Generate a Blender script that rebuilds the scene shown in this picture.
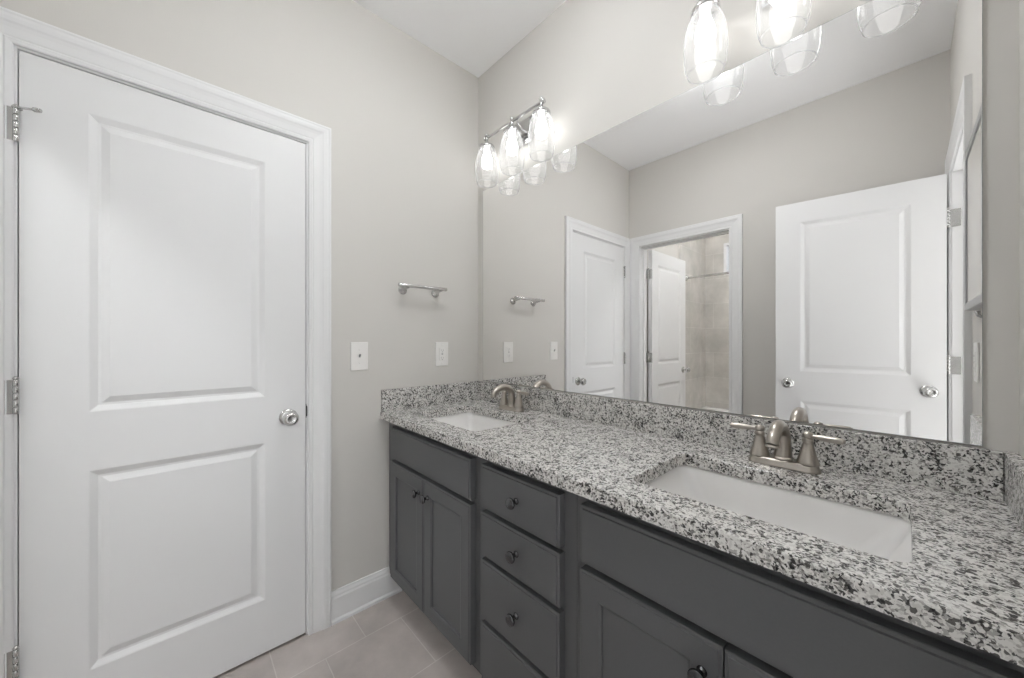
import bpy, bmesh, math
from mathutils import Vector, Matrix

# ------------------------------------------------------------------ clearing
for o in list(bpy.data.objects):
    bpy.data.objects.remove(o, do_unlink=True)
SC = bpy.context.scene
COL = SC.collection
PI = math.pi

# ------------------------------------------------------------------ camera
F_PX, U0, V0, YAW = 362.4, 516.6, 340.8, math.radians(42.99)
cam_d = bpy.data.cameras.new('camera')
cam_d.sensor_width = 36.0
cam_d.lens = F_PX * 36.0 / 1024.0
cam_d.shift_x = (512 - U0) / 1024.0
cam_d.shift_y = (V0 - 339) / 1024.0
cam_d.clip_start = 0.01
cam = bpy.data.objects.new('camera', cam_d)
COL.objects.link(cam)
cam.location = (1.6996, -1.2779, 1.2248)
cam.rotation_euler = (PI / 2, 0, PI / 2 - YAW)
SC.camera = cam

# ------------------------------------------------------------------ colour, world
SC.view_settings.view_transform = 'Standard'
SC.view_settings.look = 'None'
SC.view_settings.gamma = 1.0
SC.view_settings.use_curve_mapping = False
SC.view_settings.exposure = 0.04
world = bpy.data.worlds.new('sky')
SC.world = world
world.use_nodes = True
SC.cycles.max_bounces = 16
SC.cycles.diffuse_bounces = 10
SC.cycles.glossy_bounces = 6
SC.cycles.transparent_max_bounces = 24
wn = world.node_tree.nodes
wn['Background'].inputs[0].default_value = (0.86, 0.92, 1.0, 1)
wn['Background'].inputs[1].default_value = 1.2

# ------------------------------------------------------------------ lights
BULB = 5.2           # strength of each glowing lamp bulb
CAN = 55.0           # strength of the added recessed lamp
DOME = 34.0          # strength of the added flush ceiling lamps' glass


def area(name, loc, rot, sx, sy, power, col=(1, 1, 1)):
    d = bpy.data.lights.new(name, 'AREA')
    d.shape = 'RECTANGLE'
    d.size = sx
    d.size_y = sy
    d.energy = power
    d.color = col
    o = bpy.data.objects.new(name, d)
    o.location = loc
    o.rotation_euler = rot
    COL.objects.link(o)
    return o


# added daylight at the unseen bedroom window, lighting the bathroom through its door
area('added_bedroom_daylight', (4.52, -1.15, 1.45), (0, PI / 2, 0), 1.7, 2.2, 27, (0.97, 0.985, 1.0))
# sun added through the same window, to bounce off the carpet into the bathroom
SUN = 29.0
sd = bpy.data.lights.new('sun', 'SUN')
sd.energy = SUN
sd.angle = math.radians(1.0)
sd.color = (0.985, 0.99, 1.0)
so = bpy.data.objects.new('sun', sd)
so.location = (8, -1.2, 5)
so.rotation_euler = Vector((-math.cos(math.radians(43)), 0.02, -math.sin(math.radians(43)))).to_track_quat('-Z', 'Y').to_euler()
COL.objects.link(so)
# (the vanity bulbs and the added flush ceiling lamps glow themselves, see BULB and DOME)

# ------------------------------------------------------------------ materials
def new_mat(name):
    m = bpy.data.materials.new(name)
    m.use_nodes = True
    nt = m.node_tree
    b = nt.nodes['Principled BSDF']
    return m, nt, b


def plain(name, col, rough=0.5, metal=0.0, bump=0.0, bscale=200.0, spec=0.5, var=0.0):
    m, nt, b = new_mat(name)
    b.inputs['Base Color'].default_value = (*col, 1)
    b.inputs['Roughness'].default_value = rough
    b.inputs['Metallic'].default_value = metal
    b.inputs['Specular IOR Level'].default_value = spec
    tc = nt.nodes.new('ShaderNodeTexCoord')
    n = nt.nodes.new('ShaderNodeTexNoise')
    n.inputs['Scale'].default_value = bscale
    n.inputs['Detail'].default_value = 3
    nt.links.new(tc.outputs['Object'], n.inputs['Vector'])
    if var:
        mx = nt.nodes.new('ShaderNodeMix')
        mx.data_type = 'RGBA'
        mx.inputs[6].default_value = (*[c * (1 - var) for c in col], 1)
        mx.inputs[7].default_value = (*[min(1, c * (1 + var)) for c in col], 1)
        nt.links.new(n.outputs['Fac'], mx.inputs[0])
        nt.links.new(mx.outputs[2], b.inputs['Base Color'])
    if bump:
        bp = nt.nodes.new('ShaderNodeBump')
        bp.inputs['Strength'].default_value = bump
        bp.inputs['Distance'].default_value = 0.001
        nt.links.new(n.outputs['Fac'], bp.inputs['Height'])
        nt.links.new(bp.outputs[0], b.inputs['Normal'])
    return m


M = {}
M['wall'] = plain('greige_wall_paint', (0.622, 0.606, 0.578), 0.75, bump=0.15, bscale=260, spec=0.3)
M['ceiling'] = plain('white_ceiling_paint', (0.94, 0.942, 0.95), 0.85, bump=0.15, bscale=180, spec=0.2)
M['white'] = plain('white_semigloss_paint', (0.75, 0.752, 0.755), 0.38, bump=0.04, bscale=90, spec=0.4)
M['cab'] = plain('charcoal_cabinet_paint', (0.105, 0.107, 0.111), 0.42, bump=0.05, bscale=300, spec=0.35, var=0.06)
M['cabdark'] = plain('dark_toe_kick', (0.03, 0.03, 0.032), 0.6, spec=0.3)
M['nickel'] = plain('brushed_nickel', (0.46, 0.425, 0.385), 0.28, 1.0, bump=0.05, bscale=500)
M['satin'] = plain('satin_nickel', (0.58, 0.58, 0.57), 0.25, 1.0, bump=0.03, bscale=500)
M['chrome'] = plain('polished_nickel', (0.62, 0.62, 0.62), 0.16, 1.0)
M['knob'] = plain('dark_nickel_knob', (0.11, 0.11, 0.115), 0.25, 1.0)
M['porcelain'] = plain('white_porcelain', (0.80, 0.79, 0.78), 0.12, spec=0.5)
M['plastic'] = plain('white_plastic', (0.82, 0.81, 0.79), 0.35)
M['slot'] = plain('dark_slot', (0.03, 0.03, 0.03), 0.6)
M['edge'] = plain('mirror_edge', (0.32, 0.33, 0.33), 0.3)
M['frame'] = plain('silver_picture_frame', (0.35, 0.35, 0.355), 0.35, 0.7, bump=0.2, bscale=60)
M['print'] = plain('pale_picture_print', (0.62, 0.60, 0.56), 0.25, var=0.05, bscale=6)
M['hallfloor'] = plain('bedroom_carpet', (0.65, 0.645, 0.635), 0.95, bump=0.6, bscale=400)

m, nt, b = new_mat('mirror_silver')
b.inputs['Base Color'].default_value = (0.945, 0.94, 0.935, 1)
b.inputs['Metallic'].default_value = 1
b.inputs['Roughness'].default_value = 0.0
M['mirror'] = m

# granite: cells of pale feldspar, grey quartz and black mica
m, nt, b = new_mat('speckled_granite')
N = nt.nodes
Lk = nt.links
tc = N.new('ShaderNodeTexCoord')
warp = N.new('ShaderNodeTexNoise'); warp.inputs['Scale'].default_value = 110; warp.inputs['Detail'].default_value = 3
Lk.new(tc.outputs['Object'], warp.inputs['Vector'])
va = N.new('ShaderNodeVectorMath'); va.operation = 'SCALE'; va.inputs['Scale'].default_value = 0.010
Lk.new(warp.outputs['Color'], va.inputs[0])
vb = N.new('ShaderNodeVectorMath'); vb.operation = 'ADD'
Lk.new(tc.outputs['Object'], vb.inputs[0]); Lk.new(va.outputs[0], vb.inputs[1])
v1 = N.new('ShaderNodeTexVoronoi'); v1.inputs['Scale'].default_value = 280
v2 = N.new('ShaderNodeTexVoronoi'); v2.inputs['Scale'].default_value = 165
Lk.new(vb.outputs[0], v1.inputs['Vector']); Lk.new(vb.outputs[0], v2.inputs['Vector'])
s1 = N.new('ShaderNodeSeparateColor'); Lk.new(v1.outputs['Color'], s1.inputs[0])
s2 = N.new('ShaderNodeSeparateColor'); Lk.new(v2.outputs['Color'], s2.inputs[0])
cl = N.new('ShaderNodeTexNoise'); cl.inputs['Scale'].default_value = 28; cl.inputs['Detail'].default_value = 2
Lk.new(tc.outputs['Object'], cl.inputs['Vector'])
r1 = N.new('ShaderNodeValToRGB')
r1.color_ramp.interpolation = 'CONSTANT'
el = r1.color_ramp.elements
el[0].position = 0; el[0].color = (0.050, 0.048, 0.048, 1)
el[1].position = 0.13; el[1].color = (0.22, 0.215, 0.208, 1)
e = el.new(0.25); e.color = (0.40, 0.39, 0.375, 1)
e = el.new(0.42); e.color = (0.60, 0.59, 0.57, 1)
e = el.new(0.66); e.color = (0.71, 0.70, 0.68, 1)
ma = N.new('ShaderNodeMath'); ma.operation = 'MULTIPLY_ADD'; ma.inputs[1].default_value = 0.9; ma.inputs[2].default_value = -0.45
Lk.new(cl.outputs['Fac'], ma.inputs[0])
mb = N.new('ShaderNodeMath'); mb.operation = 'ADD'
Lk.new(s1.outputs[0], mb.inputs[0]); Lk.new(ma.outputs[0], mb.inputs[1])
Lk.new(mb.outputs[0], r1.inputs[0])
r2 = N.new('ShaderNodeValToRGB'); r2.color_ramp.interpolation = 'CONSTANT'
r2.color_ramp.elements[0].color = (0.16, 0.155, 0.15, 1)
r2.color_ramp.elements[1].position = 0.12; r2.color_ramp.elements[1].color = (1, 1, 1, 1)
e = r2.color_ramp.elements.new(0.07); e.color = (0.45, 0.44, 0.43, 1)
Lk.new(s2.outputs[1], r2.inputs[0])
mm = N.new('ShaderNodeMix'); mm.data_type = 'RGBA'; mm.blend_type = 'MULTIPLY'; mm.inputs[0].default_value = 1
Lk.new(r1.outputs[0], mm.inputs[6]); Lk.new(r2.outputs[0], mm.inputs[7])
Lk.new(mm.outputs[2], b.inputs['Base Color'])
b.inputs['Roughness'].default_value = 0.22
b.inputs['Specular IOR Level'].default_value = 0.4
M['granite'] = m


def tiles(name, axes, origin, bw, bh, c1, c2, grout, mortar, rough, offset=0.5, veins=True):
    """brick pattern; axes = which object axes run along the row and across the rows"""
    m, nt, b = new_mat(name)
    N, L = nt.nodes, nt.links
    tc = N.new('ShaderNodeTexCoord')
    sp = N.new('ShaderNodeSeparateXYZ'); L.new(tc.outputs['Object'], sp.inputs[0])
    cb = N.new('ShaderNodeCombineXYZ')
    for i in (0, 1):
        a = N.new('ShaderNodeMath'); a.operation = 'SUBTRACT'; a.inputs[1].default_value = origin[i]
        L.new(sp.outputs['xyz'.index(axes[i])], a.inputs[0])
        L.new(a.outputs[0], cb.inputs[i])
    br = N.new('ShaderNodeTexBrick')
    br.offset = offset
    br.inputs['Scale'].default_value = 1
    br.inputs['Brick Width'].default_value = bw
    br.inputs['Row Height'].default_value = bh
    br.inputs['Mortar Size'].default_value = mortar
    br.inputs['Mortar Smooth'].default_value = 0.15
    br.inputs['Color1'].default_value = (*c1, 1)
    br.inputs['Color2'].default_value = (*c2, 1)
    br.inputs['Mortar'].default_value = (*grout, 1)
    L.new(cb.outputs[0], br.inputs['Vector'])
    n = N.new('ShaderNodeTexNoise'); n.inputs['Scale'].default_value = 4.5; n.inputs['Detail'].default_value = 6
    n.inputs['Roughness'].default_value = 0.6
    L.new(tc.outputs['Object'], n.inputs['Vector'])
    rp = N.new('ShaderNodeValToRGB')
    rp.color_ramp.elements[0].position = 0.3; rp.color_ramp.elements[0].color = (0.80, 0.79, 0.78, 1)
    rp.color_ramp.elements[1].position = 0.7; rp.color_ramp.elements[1].color = (1.14, 1.13, 1.12, 1)
    L.new(n.outputs['Fac'], rp.inputs[0])
    mx = N.new('ShaderNodeMix'); mx.data_type = 'RGBA'; mx.blend_type = 'MULTIPLY'; mx.inputs[0].default_value = 1
    L.new(br.outputs['Color'], mx.inputs[6]); L.new(rp.outputs[0], mx.inputs[7])
    L.new(mx.outputs[2], b.inputs['Base Color'])
    b.inputs['Roughness'].default_value = rough
    iv = N.new('ShaderNodeMath'); iv.operation = 'SUBTRACT'; iv.inputs[0].default_value = 1
    L.new(br.outputs['Fac'], iv.inputs[1])
    bp = N.new('ShaderNodeBump'); bp.inputs['Strength'].default_value = 0.5; bp.inputs['Distance'].default_value = 0.0015
    L.new(iv.outputs[0], bp.inputs['Height']); L.new(bp.outputs[0], b.inputs['Normal'])
    return m


M['floor'] = tiles('floor_tile', 'yx', (-0.712, 0.177), 0.305, 0.2985, (0.44, 0.402, 0.385), (0.47, 0.432, 0.414),
                   (0.56, 0.53, 0.51), 0.0020, 0.45)
M['tile_back'] = tiles('shower_tile_back', 'xz', (0.10, 1.08), 0.60, 0.30, (0.56, 0.545, 0.515), (0.62, 0.605, 0.575),
                       (0.70, 0.69, 0.66), 0.003, 0.25)
M['tile_side'] = tiles('shower_tile_side', 'yz', (-3.35, 1.08), 0.60, 0.30, (0.56, 0.545, 0.515), (0.62, 0.605, 0.575),
                       (0.70, 0.69, 0.66), 0.003, 0.25)

# clear thin glass of the lamp shades and window panes; haze mixes bulb glow into the shades, most at edges
def thin_glass(name, haze, edge):
    m = bpy.data.materials.new(name)
    m.use_nodes = True
    nt = m.node_tree
    for n in list(nt.nodes):
        nt.nodes.remove(n)
    N, L = nt.nodes, nt.links
    out = N.new('ShaderNodeOutputMaterial')
    tr = N.new('ShaderNodeBsdfTransparent'); tr.inputs[0].default_value = (0.97, 0.975, 0.98, 1)
    gl = N.new('ShaderNodeBsdfGlossy'); gl.inputs['Roughness'].default_value = 0.05
    tl = N.new('ShaderNodeBsdfTranslucent'); tl.inputs[0].default_value = (0.9, 0.9, 0.9, 1)
    df = N.new('ShaderNodeBsdfDiffuse'); df.inputs[0].default_value = (0.9, 0.9, 0.9, 1)
    hz = N.new('ShaderNodeMixShader'); hz.inputs[0].default_value = 0.5
    L.new(tl.outputs[0], hz.inputs[1]); L.new(df.outputs[0], hz.inputs[2])
    lw = N.new('ShaderNodeLayerWeight'); lw.inputs['Blend'].default_value = edge
    m1 = N.new('ShaderNodeMixShader')
    h2 = N.new('ShaderNodeMath'); h2.operation = 'MULTIPLY_ADD'; h2.inputs[1].default_value = haze * 5; h2.inputs[2].default_value = haze
    L.new(lw.outputs['Facing'], h2.inputs[0]); L.new(h2.outputs[0], m1.inputs[0])
    L.new(tr.outputs[0], m1.inputs[1]); L.new(hz.outputs[0], m1.inputs[2])
    pw = N.new('ShaderNodeMath'); pw.operation = 'POWER'; pw.inputs[1].default_value = 3.0
    L.new(lw.outputs['Facing'], pw.inputs[0])
    fr = N.new('ShaderNodeMath'); fr.operation = 'MULTIPLY_ADD'; fr.inputs[1].default_value = 0.45; fr.inputs[2].default_value = 0.045
    L.new(pw.outputs[0], fr.inputs[0])
    m2 = N.new('ShaderNodeMixShader')
    L.new(fr.outputs[0], m2.inputs[0]); L.new(m1.outputs[0], m2.inputs[1]); L.new(gl.outputs[0], m2.inputs[2])
    L.new(m2.outputs[0], out.inputs[0])
    return m


M['shade'] = thin_glass('clear_shade_glass', 0.075, 0.35)
M['pane'] = thin_glass('window_glass', 0.0, 0.2)

m, nt, b = new_mat('glowing_bulb')
b.inputs['Base Color'].default_value = (1, 1, 1, 1)
b.inputs['Emission Color'].default_value = (1, 0.99, 0.975, 1)
b.inputs['Emission Strength'].default_value = BULB
M['bulb'] = m
m, nt, b = new_mat('added_lamp_glass')  # glow of the added ceiling lamps
b.inputs['Emission Color'].default_value = (0.975, 0.99, 1.0, 1)
b.inputs['Emission Strength'].default_value = DOME
M['lens'] = m
M['lens_can'] = m.copy()
M['lens_can'].node_tree.nodes['Principled BSDF'].inputs['Emission Strength'].default_value = CAN
M['lens_tub'] = m.copy()
M['lens_tub'].node_tree.nodes['Principled BSDF'].inputs['Emission Strength'].default_value = DOME * 2.6


# ------------------------------------------------------------------ mesh helpers
def box(bm, x0, x1, y0, y1, z0, z1, bev=0.0, seg=1):
    t = bmesh.new()
    vs = [t.verts.new((x, y, z)) for x in (x0, x1) for y in (y0, y1) for z in (z0, z1)]
    for f in ((0, 1, 3, 2), (4, 6, 7, 5), (0, 4, 5, 1), (2, 3, 7, 6), (0, 2, 6, 4), (1, 5, 7, 3)):
        t.faces.new([vs[i] for i in f])
    bmesh.ops.recalc_face_normals(t, faces=t.faces)
    if bev > 0:
        bmesh.ops.bevel(t, geom=list(t.edges), offset=bev, segments=seg, affect='EDGES', profile=0.5)
    merge(bm, t)


def merge(bm, t, mtx=None):
    if mtx is not None:
        bmesh.ops.transform(t, matrix=mtx, verts=t.verts)
    mp = {v: bm.verts.new(v.co) for v in t.verts}
    for f in t.faces:
        nf = bm.faces.new([mp[v] for v in f.verts])
        nf.smooth = f.smooth
    t.free()


def axis_matrix(p, d):
    return Matrix.Translation(Vector(p)) @ Vector((0, 0, 1)).rotation_difference(Vector(d).normalized()).to_matrix().to_4x4()


def lathe(bm, prof, p=(0, 0, 0), d=(0, 0, 1), n=32, cap0=True, cap1=True, sx=1, sy=1):
    """revolve (radius, height) pairs around an axis through p along d"""
    t = bmesh.new()
    rings = []
    for r, h in prof:
        if r < 1e-6:
            rings.append([t.verts.new((0, 0, h))])
        else:
            rings.append([t.verts.new((sx * r * math.cos(2 * PI * i / n), sy * r * math.sin(2 * PI * i / n), h)) for i in range(n)])
    for a, b_ in zip(rings, rings[1:]):
        if len(a) == 1 and len(b_) == 1:
            continue
        for i in range(n):
            j = (i + 1) % n
            if len(a) == 1:
                f = t.faces.new((a[0], b_[i], b_[j]))
            elif len(b_) == 1:
                f = t.faces.new((a[i], a[j], b_[0]))
            else:
                f = t.faces.new((a[i], a[j], b_[j], b_[i]))
            f.smooth = True
    if cap0 and len(rings[0]) > 1:
        t.faces.new(list(reversed(rings[0])))
    if cap1 and len(rings[-1]) > 1:
        t.faces.new(rings[-1])
    bmesh.ops.recalc_face_normals(t, faces=t.faces)
    merge(bm, t, axis_matrix(p, d))


def rod(bm, a, b_, r, n=20, r2=None):
    a, b_ = Vector(a), Vector(b_)
    L = (b_ - a).length
    r2 = r if r2 is None else r2
    c = min(r, r2) * 0.15
    lathe(bm, [(0, 0), (r - c, 0), (r, c), (r2, L - c), (r2 - c, L), (0, L)], a, b_ - a, n)


def tube(bm, pts, radii, n=20, sub=6, flat=None):
    """smooth tube through points with varying radius"""
    P = [Vector(p) for p in pts]
    C, R = [], []
    for i in range(len(P) - 1):
        p0, p1, p2, p3 = P[max(i - 1, 0)], P[i], P[i + 1], P[min(i + 2, len(P) - 1)]
        for k in range(sub):
            s = k / sub
            C.append(0.5 * ((2 * p1) + (-p0 + p2) * s + (2 * p0 - 5 * p1 + 4 * p2 - p3) * s * s + (-p0 + 3 * p1 - 3 * p2 + p3) * s ** 3))
            R.append(radii[i] * (1 - s) + radii[i + 1] * s)
    C.append(P[-1]); R.append(radii[-1])
    t = bmesh.new()
    rings = []
    ref = None
    for i, c in enumerate(C):
        d = (C[min(i + 1, len(C) - 1)] - C[max(i - 1, 0)]).normalized()
        if ref is None:
            ref = d.orthogonal().normalized()
        ref = (ref - d * ref.dot(d)).normalized()
        q = d.cross(ref)
        rings.append([t.verts.new(c + R[i] * (ref * math.cos(2 * PI * k / n) + q * math.sin(2 * PI * k / n))) for k in range(n)])
    for a, b_ in zip(rings, rings[1:]):
        for k in range(n):
            f = t.faces.new((a[k], a[(k + 1) % n], b_[(k + 1) % n], b_[k]))
            f.smooth = True
    t.faces.new(list(reversed(rings[0])))
    t.faces.new(rings[-1])
    bmesh.ops.recalc_face_normals(t, faces=t.faces)
    merge(bm, t)


def torus(bm, p, d, R, r, n=40, k=10):
    t = bmesh.new()
    g = [[t.verts.new(((R + r * math.cos(2 * PI * j / k)) * math.cos(2 * PI * i / n),
                       (R + r * math.cos(2 * PI * j / k)) * math.sin(2 * PI * i / n), r * math.sin(2 * PI * j / k))) for j in range(k)] for i in range(n)]
    for i in range(n):
        for j in range(k):
            f = t.faces.new((g[i][j], g[(i + 1) % n][j], g[(i + 1) % n][(j + 1) % k], g[i][(j + 1) % k]))
            f.smooth = True
    merge(bm, t, axis_matrix(p, d))


def link_mesh(name, bm, mat, parent=None):
    me = bpy.data.meshes.new(name)
    bm.to_mesh(me)
    bm.free()
    me.materials.append(mat)
    o = bpy.data.objects.new(name, me)
    COL.objects.link(o)
    if parent:
        o.parent = parent
    return o


def thing(name, label, cat, loc=(0, 0, 0), group=None, kind=None):
    o = bpy.data.objects.new(name, None)
    o.empty_display_size = 0.05
    o.location = loc
    COL.objects.link(o)
    return tag(o, label, cat, group, kind)


def tag(o, label, cat, group=None, kind=None):
    if label:
        o['label'] = label
    if cat:
        o['category'] = cat
    if group:
        o['group'] = group
    if kind:
        o['kind'] = kind
    return o


def struct(name, bm, mat, label=None, cat=None):
    return tag(link_mesh(name, bm, mat), label, cat, None, 'structure')


def copy_tree(o, parent=None):
    c = o.copy()
    COL.objects.link(c)
    if parent:
        c.parent = parent
    for ch in [x for x in bpy.data.objects if x.parent == o]:
        copy_tree(ch, c)
    return c


def face_with_panels(bm, W, H, panels, loops, mp):
    """flat W x H face with rectangular panels; loops = [(inset, depth)...]; mp maps (a, b, depth) to a point"""
    cx = sorted({0.0, W} | {p[0] for p in panels} | {p[1] for p in panels})
    cz = sorted({0.0, H} | {p[2] for p in panels} | {p[3] for p in panels})
    cache = {}

    def v(a, b_, d):
        k = (round(a, 5), round(b_, 5), round(d, 5))
        if k not in cache:
            cache[k] = bm.verts.new(mp(a, b_, d))
        return cache[k]
    for i in range(len(cx) - 1):
        for j in range(len(cz) - 1):
            a0, a1, b0, b1 = cx[i], cx[i + 1], cz[j], cz[j + 1]
            pan = any(abs(p[0] - a0) < 1e-6 and abs(p[1] - a1) < 1e-6 and abs(p[2] - b0) < 1e-6 and abs(p[3] - b1) < 1e-6 for p in panels)
            if not pan:
                bm.faces.new((v(a0, b0, 0), v(a1, b0, 0), v(a1, b1, 0), v(a0, b1, 0)))
                continue
            prev = [(a0, b0, 0), (a1, b0, 0), (a1, b1, 0), (a0, b1, 0)]
            for ins, dep in loops:
                cur = [(a0 + ins, b0 + ins, dep), (a1 - ins, b0 + ins, dep), (a1 - ins, b1 - ins, dep), (a0 + ins, b1 - ins, dep)]
                for k in range(4):
                    q = (k + 1) % 4
                    bm.faces.new((v(*prev[k]), v(*prev[q]), v(*cur[q]), v(*cur[k])))
                prev = cur
            bm.faces.new([v(*p) for p in prev])
    return cache, v


def panel_slab(bm, W, H, T, panels, loops, step=None, two_sided=True):
    """slab in local coordinates: a along +x (0..W), thickness along y (front at y=0, back at y=T), height z"""
    t = bmesh.new()
    if step:      # moulded outer edge: the face is set in by step[0] and stands step[1] proud of the rim
        e, s = step
        pans = [(p[0] - e, p[1] - e, p[2] - e, p[3] - e) for p in panels]
        _, v = face_with_panels(t, W - 2 * e, H - 2 * e, pans, loops, lambda a, b_, d: (a + e, d, b_ + e))
        # rim loops
        A = [(e, 0, e), (W - e, 0, e), (W - e, 0, H - e), (e, 0, H - e)]
        B = [(e * .8, s, e * .8), (W - e * .8, s, e * .8), (W - e * .8, s, H - e * .8), (e * .8, s, H - e * .8)]
        C = [(0.0015, s, 0.0015), (W - .0015, s, .0015), (W - .0015, s, H - .0015), (.0015, s, H - .0015)]
        D = [(0, s + .0015, 0), (W, s + .0015, 0), (W, s + .0015, H), (0, s + .0015, H)]
        E = [(0, T, 0), (W, T, 0), (W, T, H), (0, T, H)]
        seq = [A, B, C, D, E]
        vv = [[t.verts.new(p) for p in q] for q in seq]
        for p, q in zip(vv, vv[1:]):
            for k in range(4):
                t.faces.new((p[k], p[(k + 1) % 4], q[(k + 1) % 4], q[k]))
        t.faces.new(list(reversed(vv[-1])))
    else:
        face_with_panels(t, W, H, panels, loops, lambda a, b_, d: (a, d, b_))
        if two_sided:
            face_with_panels(t, W, H, panels, loops, lambda a, b_, d: (a, T - d, b_))
        else:
            t.faces.new([t.verts.new(p) for p in ((0, T, 0), (0, T, H), (W, T, H), (W, T, 0))])
        for q in (((0, 0, 0), (0, T, 0), (0, T, H), (0, 0, H)), ((W, 0, 0), (W, 0, H), (W, T, H), (W, T, 0)),
                  ((0, 0, H), (0, T, H), (W, T, H), (W, 0, H)), ((0, 0, 0), (W, 0, 0), (W, T, 0), (0, T, 0))):
            t.faces.new([t.verts.new(p) for p in q])
    bmesh.ops.remove_doubles(t, verts=t.verts, dist=1e-5)
    bmesh.ops.recalc_face_normals(t, faces=t.faces)
    merge(bm, t)


# casing profile: (distance out from the opening, thickness)
CASING = [(0, 0), (0, .009), (.003, .011), (.012, .012), (.016, .010), (.020, .0115), (.040, .014), (.050, .0165), (.056, .019),
          (.066, .020), (.074, .019), (.079, .020), (.085, .018), (.085, 0)]


def casing(bm, a0, a1, top, mp, prof=CASING, z0=0.0):
    """door casing round an opening a0..a1 x top; mp maps (a, z, out) to a point"""
    t = bmesh.new()
    rows = []
    for w, th in prof:
        rows.append([t.verts.new(mp(*p, th)) for p in ((a0 - w, z0), (a0 - w, top + w), (a1 + w, top + w), (a1 + w, z0))])
    for p, q in zip(rows, rows[1:] + rows[:1]):
        for k in range(3):
            t.faces.new((p[k], p[k + 1], q[k + 1], q[k]))
    t.faces.new([r[0] for r in rows])
    t.faces.new([r[3] for r in reversed(rows)])
    bmesh.ops.recalc_face_normals(t, faces=t.faces)
    merge(bm, t)


def extrude_profile(bm, prof, p0, p1, out):
    """sweep (out, z) profile straight from p0 to p1; out = unit vector of the first coordinate"""
    t = bmesh.new()
    out = Vector(out)
    A = [t.verts.new(Vector(p0) + out * o + Vector((0, 0, z))) for o, z in prof]
    B = [t.verts.new(Vector(p1) + out * o + Vector((0, 0, z))) for o, z in prof]
    n = len(prof)
    for i in range(n):
        j = (i + 1) % n
        t.faces.new((A[i], A[j], B[j], B[i]))
    t.faces.new(A)
    t.faces.new(list(reversed(B)))
    bmesh.ops.recalc_face_normals(t, faces=t.faces)
    merge(bm, t)


def wall_box_x(bm, x0, x1, y0, y1, H, holes, z0=0):
    """wall whose long axis is y, with (y0, y1, z0, z1) holes"""
    wall_cells(bm, y0, y1, z0, H, holes, lambda a, b_, c, d: box(bm, x0, x1, a, b_, c, d))


def wall_box_y(bm, y0, y1, x0, x1, H, holes, z0=0):
    wall_cells(bm, x0, x1, z0, H, holes, lambda a, b_, c, d: box(bm, a, b_, y0, y1, c, d))


def wall_cells(bm, a0, a1, z0, z1, holes, f):
    ca = sorted({a0, a1} | {h[0] for h in holes} | {h[1] for h in holes})
    for i in range(len(ca) - 1):
        m_ = (ca[i] + ca[i + 1]) / 2
        hs = [h for h in holes if h[0] < m_ < h[1]]
        z = z0
        for h in sorted(hs, key=lambda h: h[2]):
            if h[2] > z:
                f(ca[i], ca[i + 1], z, h[2])
            z = h[3]
        if z < z1:
            f(ca[i], ca[i + 1], z, z1)


# ================================================================== ROOM
H = 2.759       # ceiling height
L = 1.861       # wall left to wall right
W = 1.705       # mirror wall to the wall opposite
T = 0.12
CT = 0.889      # counter top
TUB_Y = -3.51

bm = bmesh.new()
box(bm, -0.25, L + T, -3.65, 0.12, -0.05, 0)
struct('floor', bm, M['floor'], 'grey-brown square floor tiles laid in a running bond', 'floor')
bm = bmesh.new()
box(bm, L + T, 4.6, -3.3, 0.9, -0.05, -0.002)
struct('floor_bedroom', bm, M['hallfloor'])
bm = bmesh.new()
box(bm, -0.25, 4.72, -3.65, 0.95, H, H + 0.1)
struct('ceiling', bm, M['ceiling'], 'plain white bathroom ceiling', 'ceiling')

# wall_left carries the closed closet door; wall_back carries the vanity mirror
D1 = (-1.6095, -0.8895)          # jamb faces of the closet door
bm = bmesh.new()
wall_box_x(bm, -T, 0, -3.63, 0, H, [(D1[0] - .016, D1[1] + .016, 0, 2.046 + .016)])
box(bm, -0.24, -0.2, -1.75, -0.75, 0, 2.2)  # unseen closet backing, added to keep the gaps round the door dark
struct('wall_left', bm, M['wall'], 'greige painted wall with the closed door and towel bar', 'wall')
bm = bmesh.new()
box(bm, -T, 4.6, 0, T, 0, H)
struct('wall_back', bm, M['wall'], 'greige painted wall behind the vanity mirror', 'wall')
D3 = (-1.592, -0.876)
D3T = 2.079      # the entry doorway is a little higher than the others
bm = bmesh.new()
wall_box_x(bm, L, L + T, -W - .12, 0, H, [(D3[0] - .016, D3[1] + .016, 0, D3T + .016)])
struct('wall_right', bm, M['wall'], 'greige painted wall at the right end of the vanity', 'wall')
D2 = (0.110, 0.811)
bm = bmesh.new()
wall_box_y(bm, -W - T, -W, 0, L, H, [(D2[0] - .016, D2[1] + .016, 0, 2.062)])
struct('wall_front', bm, M['wall'], 'greige painted wall with the doorway to the tub room, seen in the mirror', 'wall')
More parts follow.
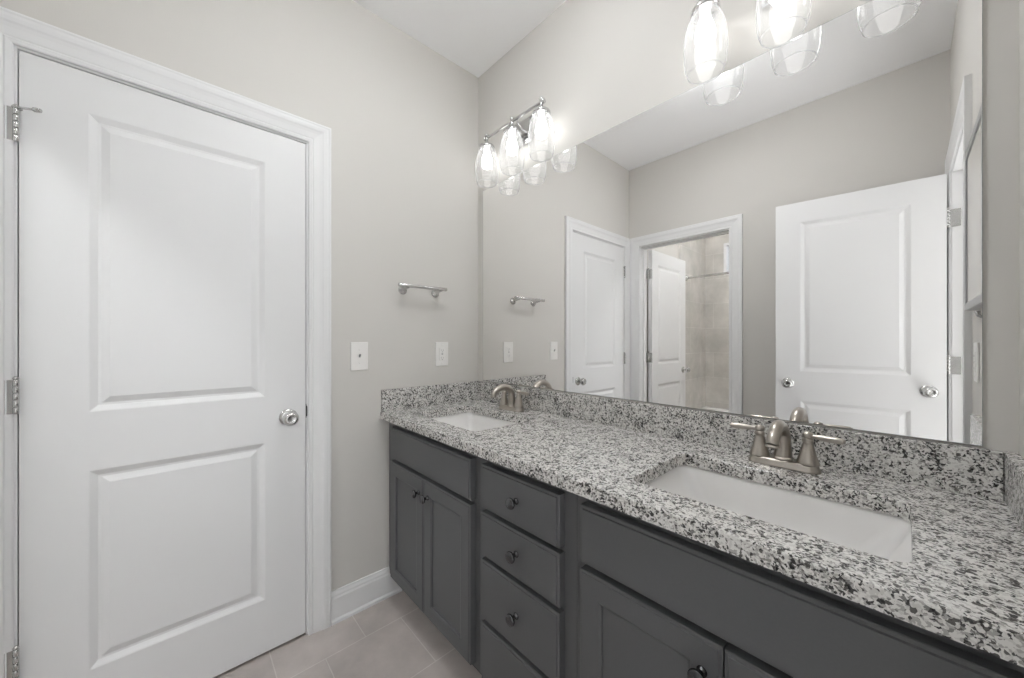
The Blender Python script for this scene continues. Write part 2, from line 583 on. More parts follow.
# tub room
bm = bmesh.new()
box(bm, 1.56, 1.66, -3.63, -W - T, 0, H)
struct('wall_tub_room', bm, M['wall'])
WX0, WX1, WZ0, WZ1 = 0.215, 1.0, 2.01, 2.39
bm = bmesh.new()
wall_box_y(bm, TUB_Y - .12, TUB_Y, -T, 1.66, H, [(WX0, WX1, WZ0, WZ1)])
struct('wall_shower_back', bm, M['tile_back'], 'large beige stone-look tiles on the wall behind the bathtub', 'wall')
bm = bmesh.new()
box(bm, 0, 0.010, TUB_Y, -2.75, 0, H)
box(bm, 1.55, 1.56, TUB_Y, -2.75, 0, H)
struct('wall_shower_side', bm, M['tile_side'], 'large beige stone-look tiles on the end wall of the bathtub', 'wall')
bm = bmesh.new()
for q in ((WX0, WX1, WZ0, WZ0 + .03), (WX0, WX1, WZ1 - .03, WZ1), (WX0, WX0 + .03, WZ0 + .03, WZ1 - .03), (WX1 - .03, WX1, WZ0 + .03, WZ1 - .03),
          ((WX0 + WX1) / 2 - .012, (WX0 + WX1) / 2 + .012, WZ0 + .03, WZ1 - .03)):
    box(bm, q[0], q[1], TUB_Y - .10, TUB_Y + .004, q[2], q[3], .002)
w1 = struct('window_1', bm, M['white'], 'small high white window over the bathtub, seen in the mirror', 'window')
bm = bmesh.new()
box(bm, WX0 + .028, WX1 - .028, TUB_Y - .062, TUB_Y - .058, WZ0 + .028, WZ1 - .028)
link_mesh('window_pane', bm, M['pane'], w1)
# unseen bedroom beyond the entry door, added with its window to bring in light
bm = bmesh.new()
wall_box_x(bm, 4.6, 4.72, -3.3, 0.9, H, [(-2.25, -0.05, 0.6, 2.3)])
struct('wall_bedroom_window', bm, M['wall'])
bm = bmesh.new()
box(bm, L + T, 4.6, -3.42, -3.3, 0, H)
box(bm, L, L + T, -3.42, -W - T, 0, H)
struct('wall_bedroom_side', bm, M['wall'])
bm = bmesh.new()
for y in (-2.25, -1.165, -0.08):
    box(bm, 4.61, 4.66, y, y + .03, 0.6, 2.3)
for z in (.6, 2.26):
    box(bm, 4.61, 4.66, -2.22, -.08, z, z + .04)
w2 = struct('added_window', bm, M['white'])  # unseen bedroom window, added as the opening for the daylight
bm = bmesh.new()
box(bm, 4.63, 4.634, -2.22, -.08, .64, 2.26)
link_mesh('window_pane', bm, M['pane'], w2)


# ------------------------------------------------------------------ doors
def jambs(bm, a0, a1, top, box_f, depth0, depth1, stop):
    """door lining: box_f(a0, a1, d0, d1, z0, z1); stop = (d0, d1) of the door stop strip"""
    t_ = .016
    box_f(a0 - t_, a0, depth0, depth1, 0, top + t_)
    box_f(a1, a1 + t_, depth0, depth1, 0, top + t_)
    box_f(a0, a1, depth0, depth1, top, top + t_)
    box_f(a0, a0 + .011, stop[0], stop[1], 0, top)
    box_f(a1 - .011, a1, stop[0], stop[1], 0, top)
    box_f(a0 + .011, a1 - .011, stop[0], stop[1], top - .011, top)


DOOR_PANELS = [(.127, .575, .205, .815), (.127, .575, .995, 1.908)]
DOOR_LOOPS = [(.003, .0010), (.018, .0088), (.025, .0092), (.044, .0020)]


def door_knob(parent, p, d):
    """round knob with rosette: p on the door face, d outwards"""
    bm = bmesh.new()
    lathe(bm, [(0, 0), (.031, 0), (.0325, .003), (.031, .006), (.022, .0095), (.013, .011), (0, .011)], p, d, 32)
    q = Vector(p) + Vector(d) * .009
    lathe(bm, [(0, 0), (.0115, 0), (.0105, .012), (.0125, .020), (.020, .0265), (.0262, .033), (.0282, .041), (.0262, .050),
               (.0200, .0570), (.0120, .0605), (.0118, .0590), (.0085, .0582), (0, .0582)], q, d, 32)
    return link_mesh('door_knob', bm, M['satin'], parent)


def hinge(parent, p, leaf_dir, leaf2, n_, z0, z1, r=.0065):
    """butt hinge: knuckle barrel plus the visible leaf plates (in the planes of the two directions)"""
    bm = bmesh.new()
    Lh = z1 - z0
    for k in range(5):
        a = z0 + k * Lh / 5
        rod(bm, (p[0], p[1], a + .0006), (p[0], p[1], a + Lh / 5 - .0006), r, 16)
    lathe(bm, [(0, 0), (.005, 0), (.0065, .004), (.003, .009), (0, .009)], (p[0], p[1], z1), (0, 0, 1), 12)
    for ld in (leaf_dir, leaf2):
        if ld is None:
            continue
        a = Vector((p[0], p[1], 0))
        c = a + Vector((ld[0], ld[1], 0))
        u = (c - a).normalized()
        nn = Vector((-u.y, u.x, 0)) * .0012
        t = bmesh.new()
        vs = [t.verts.new(Vector((q.x, q.y, z)) + s * nn) for q in (a, c) for z in (z0 + .001, z1 - .001) for s in (-1, 1)]
        bmesh.ops.convex_hull(t, input=vs)
        merge(bm, t)
    return link_mesh('hinge', bm, M['satin'], parent)


# door 1: the closed two-panel door on the left
bm = bmesh.new()
t = bmesh.new()
panel_slab(t, .714, 2.030, .035, DOOR_PANELS, DOOR_LOOPS)
# local x runs along +y of the room, local y (depth) along -x
merge(bm, t, Matrix(((0, -1, 0, 0), (1, 0, 0, -1.6065), (0, 0, 1, .012), (0, 0, 0, 1))))
door1 = struct('door_1', bm, M['white'], 'closed white two-panel interior door left of the vanity', 'door')
door_knob(door1, (0.0, -0.955, 0.918), (1, 0, 0))
for z0, z1 in ((1.780, 1.874), (1.021, 1.117), (0.270, 0.366)):
    hinge(door1, (.0105, -1.6100), (.0, -.019), (.0, .006), None, z0, z1, .0058)
bm = bmesh.new()    # hinge-pin door stop on the top hinge
rod(bm, (.006, -1.617, 1.876), (.036, -1.574, 1.872), .003, 12)
rod(bm, (.036, -1.574, 1.872), (.045, -1.562, 1.870), .0065, 14, .006)
lathe(bm, [(0, 0), (.010, 0), (.010, .004), (0, .004)], (.0075, -1.6085, 1.873), (0, 0, 1), 16)
link_mesh('door_stop', bm, M['satin'], door1)
bm = bmesh.new()
box(bm, -.034, .0016, -.8925, -.8897, .905, .962)
box(bm, -.02, .0080, -.8897, -.8880, .912, .955, .0005)
link_mesh('latch', bm, M['slot'], door1)
bm = bmesh.new()
casing(bm, D1[0] - .006, D1[1] + .006, 2.052, lambda a, z, o: (o, a, z))
jambs(bm, D1[0], D1[1], 2.046, lambda a, b_, c, d, e, f: box(bm, c, d, a, b_, e, f), -T, 0, (-.075, -.037))
struct('trim_1', bm, M['white'], 'white moulded casing round the closed door', 'door casing')

# door 2: tub-room door standing open into the tub room, hinged at x = 0.11
bm = bmesh.new()
t = bmesh.new()
pan2 = [(.115, .581, p[2], p[3]) for p in DOOR_PANELS]
panel_slab(t, .696, 2.030, .035, pan2, DOOR_LOOPS)
hx, hy = .1150, -W - T - .014
ang = math.radians(-89.0)
mt = Matrix.Translation((hx, hy, .012)) @ Matrix.Rotation(ang, 4, 'Z')
merge(bm, t, mt)
door2 = struct('door_2', bm, M['white'], 'white two-panel door standing open into the tub room, seen in the mirror', 'door')


def on_door(mt, a, d, z):
    return tuple(mt @ Vector((a, d, z)))


fwd = (mt.to_3x3() @ Vector((0, 1, 0)))
kp = mt @ Vector((.696 - .062, .035, .92))
door_knob(door2, kp, fwd)
door_knob(door2, mt @ Vector((.696 - .062, 0, .92)), -fwd)
for z0, z1 in ((1.782, 1.872), (1.028, 1.118), (0.205, 0.295)):
    hinge(door2, (hx + .003, hy + .001), (.0, .034), (.034, -.0), None, z0, z1)
bm = bmesh.new()
casing(bm, D2[0] - .006, D2[1] + .006, 2.052, lambda a, z, o: (a, -W + o, z))
jambs(bm, D2[0], D2[1], 2.046, lambda a, b_, c, d, e, f: box(bm, a, b_, c, d, e, f), -W - T, -W, (-W - .080, -W - .045))
struct('trim_2', bm, M['white'], 'white casing round the doorway to the tub room, seen in the mirror', 'door casing')

# door 3: entry door standing open into the bathroom, hinged on the right wall
bm = bmesh.new()
t = bmesh.new()
panel_slab(t, .709, 2.030, .035, [(.123, .586, p[2], p[3]) for p in DOOR_PANELS], DOOR_LOOPS)
h3 = Vector((L - .018, D3[0] + .006, 0))
dirv = Vector((1.133 - h3.x, -1.502 - h3.y, 0)).normalized()
ang3 = math.atan2(dirv.y, dirv.x)
mt3 = Matrix.Translation((h3.x, h3.y, .043)) @ Matrix.Rotation(ang3, 4, 'Z')
merge(bm, t, mt3)     # local y = 0 face looks to the mirror (+y)
door3 = struct('door_3', bm, M['white'], 'white two-panel door standing open by the right wall, seen in the mirror', 'door')
n3 = mt3.to_3x3() @ Vector((0, -1, 0))
door_knob(door3, mt3 @ Vector((.709 - .062, 0, .92)), n3)
door_knob(door3, mt3 @ Vector((.062, 0, .92)), n3)
door_knob(door3, mt3 @ Vector((.709 - .062, .035, .92)), -n3)
for z0, z1 in ((1.800, 1.890), (1.056, 1.146), (0.235, 0.325)):
    hinge(door3, (L - .012, D3[0] + .002), (.040, .0), None, None, z0, z1)
bm = bmesh.new()
casing(bm, D3[0] - .006, D3[1] + .006, D3T + .006, lambda a, z, o: (L - o, a, z))
casing(bm, D3[0] - .006, D3[1] + .006, D3T + .006, lambda a, z, o: (L + T + o, a, z))
jambs(bm, D3[0], D3[1], D3T, lambda a, b_, c, d, e, f: box(bm, c, d, a, b_, e, f), L, L + T, (L + .045, L + .085))
struct('trim_3', bm, M['white'], 'white casing round the entry doorway, seen in the mirror', 'door casing')

# baseboards
BASE = [(0, 0), (.020, 0), (.020, .012), (.015, .018), (.014, .020), (.014, .105), (.011, .112), (.011, .120), (.007, .130), (.006, .137), (0, .137)]
bm = bmesh.new()
extrude_profile(bm, BASE, (0, -.797, 0), (0, -.478, 0), (1, 0, 0))
struct('baseboard_left', bm, M['white'], 'white moulded baseboard between the door casing and the vanity', 'baseboard')
bm = bmesh.new()
extrude_profile(bm, BASE, (.904, -W, 0), (L, -W, 0), (0, 1, 0))
struct('baseboard_front', bm, M['white'])
bm = bmesh.new()
extrude_profile(bm, BASE, (L, -.478, 0), (L, -.784, 0), (-1, 0, 0))
struct('baseboard_right', bm, M['white'])

# ================================================================== VANITY
FY = -.536      # face frame
DY = -.562      # door and drawer fronts
CB, CTOP = .108, CT - .034


def knob(parent, x, z):
    bm = bmesh.new()
    lathe(bm, [(0, 0), (.0095, 0), (.0095, .002), (.006, .005), (.0052, .012), (.0075, .016), (.0150, .0195), (.0165, .0225),
               (.0165, .0255), (.0148, .0285), (.008, .0300), (0, .0303)], (x, DY, z), (0, -1, 0), 28)
    return link_mesh('knob', bm, M['knob'], parent)


def cabinet_body(parent, x0, x1, rails, stiles):
    bm = bmesh.new()
    # side panels, floor, back and the face frame; open at the top under the counter
    for a in (x0, x1 - .016):
        box(bm, a, a + .016, FY + .019, -.004, CB, CTOP)
        # the lower part steps back over the toe space and clears the baseboards
        box(bm, max(a, .022) if a < .1 else min(a, L - .040), (max(a, .022) if a < .1 else min(a, L - .040)) + .016, FY + .072, -.004, 0, CB)
    box(bm, x0 + .016, x1 - .016, FY + .019, -.004, CB, CB + .016)
    box(bm, x0 + .016, x1 - .016, -.012, -.004, CB + .016, CTOP)
    for a, b_ in stiles:
        box(bm, a, b_, FY, FY + .019, CB, CTOP, .0006)
    for s in range(len(stiles) - 1):
        for c, d in rails:
            box(bm, stiles[s][1], stiles[s + 1][0], FY, FY + .019, c, d)
    link_mesh('cabinet_body', bm, M['cab'], parent)
    bm = bmesh.new()
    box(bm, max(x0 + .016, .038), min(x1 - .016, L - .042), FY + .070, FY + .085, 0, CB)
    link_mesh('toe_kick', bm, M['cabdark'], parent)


def slab_front(name, parent, x0, x1, z0, z1):
    bm = bmesh.new()
    t = bmesh.new()
    panel_slab(t, x1 - x0, z1 - z0, -DY + FY, [], [], step=(.009, .0035))
    merge(bm, t, Matrix.Translation((x0, DY, z0)))
    return link_mesh(name, bm, M['cab'], parent)


def shaker_door(parent, x0, x1, z0, z1):
    bm = bmesh.new()
    t = bmesh.new()
    w, h = x1 - x0, z1 - z0
    panel_slab(t, w, h, -DY + FY, [(.054, w - .054, .054, h - .054)], [(.0055, .0025), (.0065, .0085)], step=(.007, .003))
    merge(bm, t, Matrix.Translation((x0, DY, z0)))
    return link_mesh('door', bm, M['cab'], parent)


def sink_cabinet(x0, x1, dx0, split, dx1, label):
    t = thing('sink_cabinet', label, 'cabinet', (0, 0, 0), 'dark grey vanity cabinets')
    cabinet_body(t, x0, x1, [(CB, CB + .03), (.655, .69), (.815, CTOP)], [(x0, dx0 + .012), (dx1 - .012, x1)])
    slab_front('false_drawer_front', t, dx0, dx1, .685, .825)
    a = shaker_door(t, dx0, split - .0015, .130, .669)
    b_ = shaker_door(t, split + .0015, dx1, .130, .669)
    knob(a, split - .036, .607)
    knob(b_, split + .036, .607)
    return t


sink_cabinet(.004, .722, .070, .383, .700, 'dark grey two-door sink cabinet against the left wall, under the far sink')
sink_cabinet(1.130, L - .004, 1.157, 1.476, 1.795, 'dark grey two-door sink cabinet at the right end, under the near sink')
t = thing('drawer_cabinet', 'dark grey four-drawer cabinet between the two sink cabinets', 'cabinet', (0, 0, 0), 'dark grey vanity cabinets')
cabinet_body(t, .7225, 1.1295, [(CB, CB + .02), (.305, .332), (.512, .540), (.664, .694), (.815, CTOP)], [(.7225, .772), (1.078, 1.1295)])
for z0, z1 in ((.686, .825), (.532, .672), (.328, .518), (.124, .314)):
    d = slab_front('drawer', t, .760, 1.090, z0, z1)
    knob(d, .930, (z0 + z1) / 2 + .004)

# ------------------------------------------------------------------ countertop with two rounded sink cut-outs
HOLES = [(.155, .617, -.478, -.172), (1.243, 1.707, -.478, -.172)]
CYF = -.578


def rrect(x0, x1, y0, y1, r, n=6):
    pts = []
    for cx, cy, a0 in ((x1 - r, y1 - r, 0), (x0 + r, y1 - r, PI / 2), (x0 + r, y0 + r, PI), (x1 - r, y0 + r, 1.5 * PI)):
        for i in range(n + 1):
            a = a0 + PI / 2 * i / n
            pts.append((cx + r * math.cos(a), cy + r * math.sin(a)))
    return pts


def counter(bm):
    t = bmesh.new()
    zt, zb = CT, CT - .034
    loops = [[(.0005, CYF), (L - .0005, CYF), (L - .0005, -.0005), (.0005, -.0005)]] + [rrect(*h, .028) for h in HOLES]
    edges = []
    top_v = []
    for lp in loops:
        vs = [t.verts.new((x, y, zt)) for x, y in lp]
        top_v.append(vs)
        edges += [t.edges.new((vs[i], vs[(i + 1) % len(vs)])) for i in range(len(vs))]
    r = bmesh.ops.triangle_fill(t, use_beauty=True, use_dissolve=False, edges=edges)
    faces = [f for f in t.faces]
    ex = bmesh.ops.extrude_face_region(t, geom=faces)
    dn = [v for v in ex['geom'] if isinstance(v, bmesh.types.BMVert)]
    bmesh.ops.translate(t, verts=dn, vec=(0, 0, zb - zt))
    bmesh.ops.recalc_face_normals(t, faces=t.faces)
    # ease the upper edges
    es = [e_ for e_ in t.edges if len(e_.link_faces) == 2 and all(abs(v.co.z - zt) < 1e-6 for v in e_.verts)
          and abs(e_.calc_face_angle(0) - PI / 2) < .2]
    bmesh.ops.bevel(t, geom=es, offset=.003, segments=2, affect='EDGES', profile=.5)
    merge(bm, t)


bm = bmesh.new()
counter(bm)
tag(link_mesh('countertop', bm, M['granite']), 'speckled grey and white granite countertop with two sink cut-outs', 'countertop')
bm = bmesh.new()
box(bm, .0215, L - .0215, -.020, -.0005, CT, .992, .0015)
tag(link_mesh('backsplash', bm, M['granite']), 'long granite backsplash strip under the mirror', 'backsplash', 'granite splash strips')
bm = bmesh.new()
box(bm, .0005, .0205, CYF + .002, -.0005, CT, .992, .0015)
tag(link_mesh('side_splash', bm, M['granite']), 'granite side splash on the left wall by the outlet', 'backsplash', 'granite splash strips')
bm = bmesh.new()
box(bm, L - .0205, L - .0005, CYF + .002, -.0005, CT, .992, .0015)
tag(link_mesh('side_splash', bm, M['granite']), 'granite side splash on the right wall at the picture edge', 'backsplash', 'granite splash strips')


# ------------------------------------------------------------------ sinks
def make_sink(cx, label):
    s = thing('sink', label, 'sink', (cx, -.325, CT - .034), 'undermount sinks')
    hw, hd = .2315 + .006, .153 + .006
    z = 0.0
    t = bmesh.new()

    def ring(w, d, r, z_, yo=0):
        return [t.verts.new((x, y + yo, z_)) for x, y in rrect(-w, w, -d, d, r, 6)]
    rings = [ring(hw + .02, hd + .02, .045, -.0005), ring(hw, hd, .034, -.0005), ring(hw - .003, hd - .003, .034, -.006),
             ring(hw - .022, hd - .010, .036, -.045), ring(hw - .046, hd - .020, .040, -.085), ring(hw - .068, hd - .032, .044, -.108), ring(hw - .100, hd - .058, .05, -.124),
             ring(.07, .05, .045, -.136), ring(.024, .024, .0235, -.139)]
    for a, b_ in zip(rings, rings[1:]):
        n = len(a)
        for i in range(n):
            f = t.faces.new((a[i], a[(i + 1) % n], b_[(i + 1) % n], b_[i]))
            f.smooth = True
    # outer shell underneath
    o1 = ring(hw + .02, hd + .02, .045, -.014)
    o2 = ring(hw - .02, hd - .015, .05, -.125)
    o3 = ring(.05, .05, .045, -.158)
    n = len(o1)
    for a, b_ in ((rings[0], o1), (o1, o2), (o2, o3)):
        for i in range(n):
            f = t.faces.new((a[i], b_[i], b_[(i + 1) % n], a[(i + 1) % n]))
    t.faces.new(o3)
    t.faces.new(list(reversed(rings[-1])))
    bmesh.ops.recalc_face_normals(t, faces=t.faces)
    bm = bmesh.new()
    merge(bm, t)
    o = link_mesh('basin', bm, M['porcelain'], s)
    bm = bmesh.new()
    lathe(bm, [(0, -.137), (.010, -.137), (.012, -.1365), (.0225, -.1375), (.0225, -.1388), (0, -.1388)], (0, 0, 0), (0, 0, 1), 24)
    link_mesh('drain', bm, M['nickel'], s)
    return s


make_sink(.386, 'white rectangular undermount sink at the left end of the counter')
make_sink(1.475, 'white rectangular undermount sink in the foreground at the right')


# ------------------------------------------------------------------ faucets
def make_faucet(cx, label):
    f = thing('faucet', label, 'faucet', (cx, -.089, CT), 'two-handle sink faucets')
    # base plate: flared, long oval
    t = bmesh.new()

    def ring(w, d, z):
        return [t.verts.new((x, y, z)) for x, y in rrect(-w, w, -d, d, d * .98, 8)]
    rs = [ring(.0800, .0280, 0), ring(.0800, .0280, .003), ring(.0785, .0265, .006), ring(.0760, .0240, .012), ring(.0755, .0235, .016), ring(.0730, .0210, .019)]
    for a, b_ in zip(rs, rs[1:]):
        for i in range(len(a)):
            q = t.faces.new((a[i], a[(i + 1) % len(a)], b_[(i + 1) % len(a)], b_[i]))
            q.smooth = True
    t.faces.new(rs[-1]); t.faces.new(list(reversed(rs[0])))
    bmesh.ops.recalc_face_normals(t, faces=t.faces)
    bm = bmesh.new(); merge(bm, t)
    link_mesh('base_plate', bm, M['nickel'], f)
    # arched spout reaching over the basin
    bm = bmesh.new()
    lathe(bm, [(0, .017), (.0225, .017), (.0225, .021), (.0205, .026), (0, .026)], (0, 0, 0), (0, 0, 1), 28)
    tube(bm, [(0, .002, .020), (0, .003, .050), (0, 0, .085), (0, -.020, .106), (0, -.050, .115), (0, -.082, .109), (0, -.105, .093), (0, -.113, .078)],
         [.0210, .0185, .0165, .0155, .0148, .0143, .0140, .0140], 24, 7)
    lathe(bm, [(0, 0), (.0145, 0), (.0150, .003), (.0140, .006), (0, .006)], (0, -.1143, .073), (0, 0, 1), 24)
    link_mesh('spout', bm, M['nickel'], f)
    for s in (-1, 1):
        bm = bmesh.new()
        lathe(bm, [(0, .017), (.0235, .017), (.0240, .020), (.0225, .026), (.0185, .040), (.0150, .054), (.0120, .067), (.0105, .073),
                   (.0120, .075), (.0125, .079), (.0110, .083), (.0085, .085), (0, .085)], (s * .053, 0, 0), (0, 0, 1), 28)
        h = link_mesh('handle', bm, M['nickel'], f)
        bm = bmesh.new()
        lathe(bm, [(0, 0), (.008, 0), (.0115, .005), (.0120, .010), (.0100, .0155), (.0045, .018), (0, .0185)], (s * .053, 0, .083), (0, 0, 1), 20)
        tube(bm, [(s * .055, 0, .090), (s * .070, -.002, .0905), (s * .085, -.003, .0900), (s * .108, -.005, .0900), (s * .122, -.006, .0900)],
             [.0050, .0055, .0075, .0082, .0070], 16, 5)
        lathe(bm, [(0, 0), (.0060, 0), (.0045, .004), (0, .005)], (s * .1215, -.006, .0900), (s, -.05, 0), 16)
        link_mesh('lever', bm, M['nickel'], h)
    bm = bmesh.new()     # lift rod behind the spout
    rod(bm, (0, .021, .018), (0, .021, .060), .0022, 10)
    lathe(bm, [(0, 0), (.0045, .001), (.0055, .005), (.0035, .009), (0, .010)], (0, .021, .060), (0, 0, 1), 14)
    link_mesh('lift_rod', bm, M['nickel'], f)
    return f


make_faucet(.386, 'brushed nickel two-handle faucet behind the far left sink')
make_faucet(1.475, 'brushed nickel two-handle faucet behind the near right sink')

# ------------------------------------------------------------------ mirror
bm = bmesh.new()
MX0, MX1, MZ0, MZ1 = .052, 1.814, .9965, 2.080
box(bm, MX0, MX1, -.0060, -.0005, MZ0, MZ1)
mirror = tag(link_mesh('mirror', bm, M['edge']), 'large frameless wall mirror above the granite backsplash', 'mirror')
bm = bmesh.new()
t = bmesh.new()
t.faces.new([t.verts.new(p) for p in ((MX0 + .0012, -.0062, MZ0 + .0012), (MX1 - .0012, -.0062, MZ0 + .0012), (MX1 - .0012, -.0062, MZ1 - .0012), (MX0 + .0012, -.0062, MZ1 - .0012))])
merge(bm, t)
link_mesh('mirror_glass', bm, M['mirror'], mirror)

# ------------------------------------------------------------------ vanity lights
SHADE = [(.0335, .192), (.0340, .186), (.0400, .176), (.0480, .160), (.0550, .138), (.0600, .108), (.0620, .075), (.0610, .045), (.0580, .020),
         (.0530, .005), (.0500, .0)]
SY = -.085      # lamp axis in front of the wall
ZB = 2.055      # shade bottom


def make_light(cx, label):
    g = thing('vanity_light', label, 'wall lamp', (cx, 0, ZB), 'three-lamp vanity lights')
    zb = .243           # crossbar height above the shade bottoms
    bm = bmesh.new()
    box(bm, -.066, .066, -.018, -.0005, .150, .275, .004, 2)
    box(bm, -.056, .056, -.022, -.017, .160, .265, .003, 2)
    link_mesh('backplate', bm, M['chrome'], g)
    for s in (-1, 1):
        bm = bmesh.new()
        tube(bm, [(s * .030, -.018, .205), (s * .030, -.045, .208), (s * .030, -.070, .225), (s * .030, SY, zb)], [.0045] * 4, 12, 5)
        link_mesh('arm', bm, M['chrome'], g)
    bm = bmesh.new()
    rod(bm, (-.213, SY, zb), (.213, SY, zb), .0065, 16)
    for s in (-1, 1):
        lathe(bm, [(0, 0), (.0105, 0), (.0120, .004), (.0105, .008), (.004, .0105), (0, .011)], (s * .206, SY, zb), (s, 0, 0), 18)
    link_mesh('crossbar', bm, M['chrome'], g)
    for dx in (-.197, 0, .197):
        bm = bmesh.new()
        lathe(bm, [(0, 0), (.0105, 0), (.0105, .008), (.0070, .012), (.0070, .046), (.0095, .049), (.0100, .054), (.0060, .060), (0, .062)], (dx, SY, .204), (0, 0, 1), 20)
        lathe(bm, [(0, .207), (.018, .207), (.022, .203), (.0385, .199), (.0410, .195), (.0410, .184), (.0385, .184), (.0385, .193), (0, .1935)], (dx, SY, 0), (0, 0, 1), 28)
        sk = link_mesh('socket', bm, M['chrome'], g)
        bm = bmesh.new()
        lathe(bm, SHADE, (dx, SY, 0), (0, 0, 1), 40, False, False)
        torus(bm, (dx, SY, 0), (0, 0, 1), .0500, .0018)
        link_mesh('shade', bm, M['shade'], g)
        bm = bmesh.new()
        lathe(bm, [(0, .193), (.0135, .193), (.0135, .172), (.0150, .165), (.0215, .150), (.0270, .132), (.0290, .116), (.0270, .099),
                   (.0205, .086), (.010, .079), (0, .0775)], (dx, SY, 0), (0, 0, 1), 24)
        link_mesh('bulb', bm, M['bulb'], g)
    return g


make_light(.387, 'three-lamp vanity light with clear glass shades over the far left sink')
make_light(1.474, 'three-lamp vanity light cut off by the top edge over the near sink')

# ------------------------------------------------------------------ towel bar
t = thing('towel_bar', 'short brushed nickel towel bar on the wall above the outlet plates', 'towel bar', (0, -.375, 1.475))
bm = bmesh.new()
rod(bm, (.060, -.140, .017), (.060, .124, .017), .0088, 20)
link_mesh('bar', bm, M['satin'], t)
for y in (-.092, .090):
    bm = bmesh.new()
    lathe(bm, [(0, 0), (.0215, 0), (.0220, .004), (.0190, .008), (.0105, .012), (.0080, .030), (.0085, .050), (.0100, .060), (0, .062)],
          (0, y, 0), (1, 0, .22), 28)
    link_mesh('mounting_post', bm, M['satin'], t)


# ------------------------------------------------------------------ switch and outlet plates
def plate(name, loc, label, cat, toggle, side=1):
    """wall plate on an x-facing wall; side = +1 looks to +x"""
    t = thing(name, label, cat, loc)
    bm = bmesh.new()
    box(bm, min(0, side * .006), max(0, side * .006), -.0385, .0385, -.0640, .0640, .0025, 2)
    link_mesh('cover_plate', bm, M['plastic'], t)
    if toggle:
        bm = bmesh.new()
        box(bm, min(side * .005, side * .0068), max(side * .005, side * .0068), -.0055, .0055, -.012, .012)
        link_mesh('toggle_slot', bm, M['plastic'], t)
        bm = bmesh.new()
        tt = bmesh.new()
        box(tt, -.0035, .0035, -.0035, .0035, -.004, .012, .001)
        merge(bm, tt, Matrix.Translation((side * .0075, 0, -.001)) @ Matrix.Rotation(side * math.radians(38), 4, 'Y'))
        link_mesh('toggle', bm, M['frame'], t)
    else:
        bm = bmesh.new()
        box(bm, min(side * .005, side * .0080), max(side * .005, side * .0080), -.0165, .0165, -.0335, .0335, .001)
        r = link_mesh('receptacle', bm, M['plastic'], t)
        bm = bmesh.new()
        x0, x1 = sorted((side * .0076, side * .0083))
        for zc in (-.020, .020):
            for yy, hh in ((-.0062, .0045), (.0062, .0036)):
                box(bm, x0, x1, yy - .0009, yy + .0009, zc - hh, zc + hh)
            box(bm, x0, x1, -.0022, .0022, zc - .0108, zc - .0070)
        box(bm, x0, x1, -.005, .005, -.0035, -.0005)
        box(bm, x0, x1, -.005, .005, .0010, .0040)
        link_mesh('slots', bm, M['frame'], r)
    for z in (-.0485, .0485) if not toggle else (-.030, .030):
        bm = bmesh.new()
        lathe(bm, [(0, 0), (.0032, 0), (.0030, .001), (0, .0013)], (side * .006, 0, z), (side, 0, 0), 12)
        link_mesh('screw', bm, M['plastic'], t)
    return t


plate('light_switch', (0, -.676, 1.155), 'white toggle switch plate on the wall beside the door casing', 'light switch', True)
plate('power_outlet', (0, -.245, 1.154), 'white outlet plate on the left wall above the granite side splash', 'outlet', False)
plate('power_outlet', (L, -.640, 1.155), 'pale plate on the right wall below the framed picture, seen in the mirror', 'outlet', False, -1)

# ------------------------------------------------------------------ framed picture on the right wall
pt = thing('framed_picture', 'silver framed pale picture on the right wall, seen edge-on in the mirror', 'picture', (L, -.455, 1.585))
bm = bmesh.new()
fw, fh, ft = .205, .260, .026
fb = .024
for q in ((-fw, fw, -fh, -fh + fb), (-fw, fw, fh - fb, fh), (-fw, -fw + fb, -fh + fb, fh - fb), (fw - fb, fw, -fh + fb, fh - fb)):
    box(bm, -ft, -.0005, q[0], q[1], q[2], q[3], .0015)
link_mesh('frame', bm, M['frame'], pt)
bm = bmesh.new()
box(bm, -ft + .004, -.0008, -fw + fb, fw - fb, -fh + fb, fh - fb)
link_mesh('print', bm, M['print'], pt)

t = thing('robe_hook', 'small metal hook on the right wall just below the framed picture', 'hook', (L, -.345, 1.297))
bm = bmesh.new()
lathe(bm, [(0, 0), (.018, 0), (.018, .004), (.014, .007), (0, .007)], (0, 0, 0), (-1, 0, 0), 20)
link_mesh('rosette', bm, M['satin'], t)
bm = bmesh.new()
tube(bm, [(-.006, 0, 0), (-.016, 0, -.006), (-.024, 0, -.002), (-.026, 0, .010)], [.0045, .0045, .0045, .006], 12, 5)
link_mesh('hook_arm', bm, M['satin'], t)

# ================================================================== TUB ROOM
t = thing('bathtub', 'white alcove bathtub under the tiled walls, its rim seen in the mirror', 'bathtub', (.78, -3.14, 0))
tb = bmesh.new()


def rg(w, d, r, z):
    return [tb.verts.new((x, y, z)) for x, y in rrect(-w, w, -d, d, r, 6)]


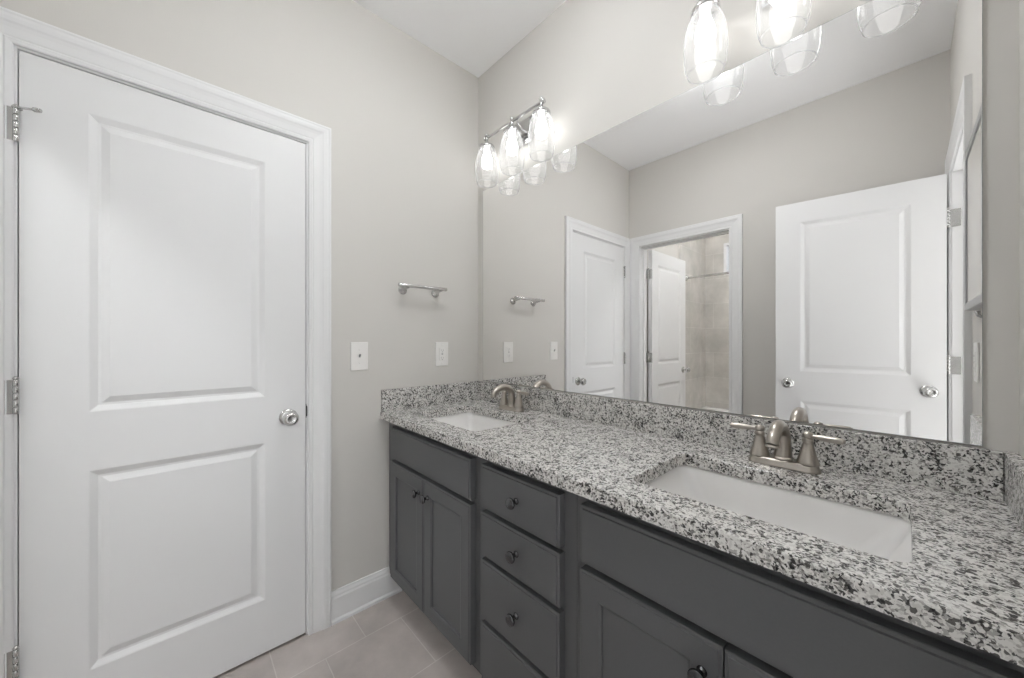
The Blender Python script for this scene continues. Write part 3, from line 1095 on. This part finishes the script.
rr = [rg(.765, .362, .01, 0), rg(.765, .362, .01, .40), rg(.760, .357, .012, .415), rg(.700, .300, .10, .415), rg(.685, .285, .11, .405), rg(.62, .23, .12, .10), rg(.55, .17, .12, .075)]
for a, b_ in zip(rr, rr[1:]):
    for i in range(len(a)):
        q = tb.faces.new((a[i], a[(i + 1) % len(a)], b_[(i + 1) % len(a)], b_[i]))
tb.faces.new(rr[-1])
bmesh.ops.recalc_face_normals(tb, faces=tb.faces)
bm = bmesh.new(); merge(bm, tb)
link_mesh('tub_shell', bm, M['porcelain'], t)
bm = bmesh.new()
lathe(bm, [(0, 0), (.028, 0), (.026, .003), (0, .004)], (.45, 0, .0752), (0, 0, 1), 24)
link_mesh('drain', bm, M['satin'], t)

t = thing('curtain_rod', 'nickel shower curtain rod across the tub alcove, seen in the mirror', 'curtain rod', (.78, -2.92, 1.932))
bm = bmesh.new()
rod(bm, (-.765, 0, 0), (.765, 0, 0), .0125, 20)
link_mesh('rod', bm, M['satin'], t)
for s in (-1, 1):
    bm = bmesh.new()
    lathe(bm, [(0, 0), (.032, 0), (.032, .006), (.022, .014), (.018, .030), (0, .030)], (s * .769, 0, 0), (-s, 0, 0), 24)
    link_mesh('flange', bm, M['satin'], t)

# unseen recessed downlight, added for more light from above, flush with the ceiling
t = thing('added_recessed_light', 'small round recessed downlight added to the bathroom ceiling, out of view', 'added ceiling light', (.90, -.91, H))
bm = bmesh.new()
lathe(bm, [(.062, 0), (.080, 0), (.082, -.001), (.080, -.003), (.064, -.003), (.062, -.001)], (0, 0, 0), (0, 0, 1), 40, False, False)
link_mesh('trim_ring', bm, M['white'], t)
bm = bmesh.new()
lathe(bm, [(0, -.0012), (.062, -.0012), (.062, 0), (0, 0)], (0, 0, 0), (0, 0, 1), 40)
link_mesh('lens', bm, M['lens_can'], t)
# added flush ceiling lamps, out of view; the glowing opal drums brighten both rooms
for (x, y), lab in (((.95, -.72), 'round flush ceiling light added over the vanity side of the bathroom, out of view'), ((.85, -2.45), 'round flush ceiling light added in the tub room, out of view')):
    t = thing('added_ceiling_light', lab, 'added ceiling light', (x, y, H))
    bm = bmesh.new()
    lathe(bm, [(0, 0), (.095, 0), (.100, -.006), (.100, -.020), (.092, -.026), (0, -.026)], (0, 0, 0), (0, 0, 1), 40)
    link_mesh('canopy', bm, M['satin'], t)
    bm = bmesh.new()
    lathe(bm, [(.088, -.022), (.125, -.030), (.138, -.045), (.134, -.062), (.110, -.078), (.070, -.088), (0, -.092)], (0, 0, 0), (0, 0, 1), 40, False)
    link_mesh('glass_drum', bm, M['lens_tub' if y < -2 else 'lens'], t)
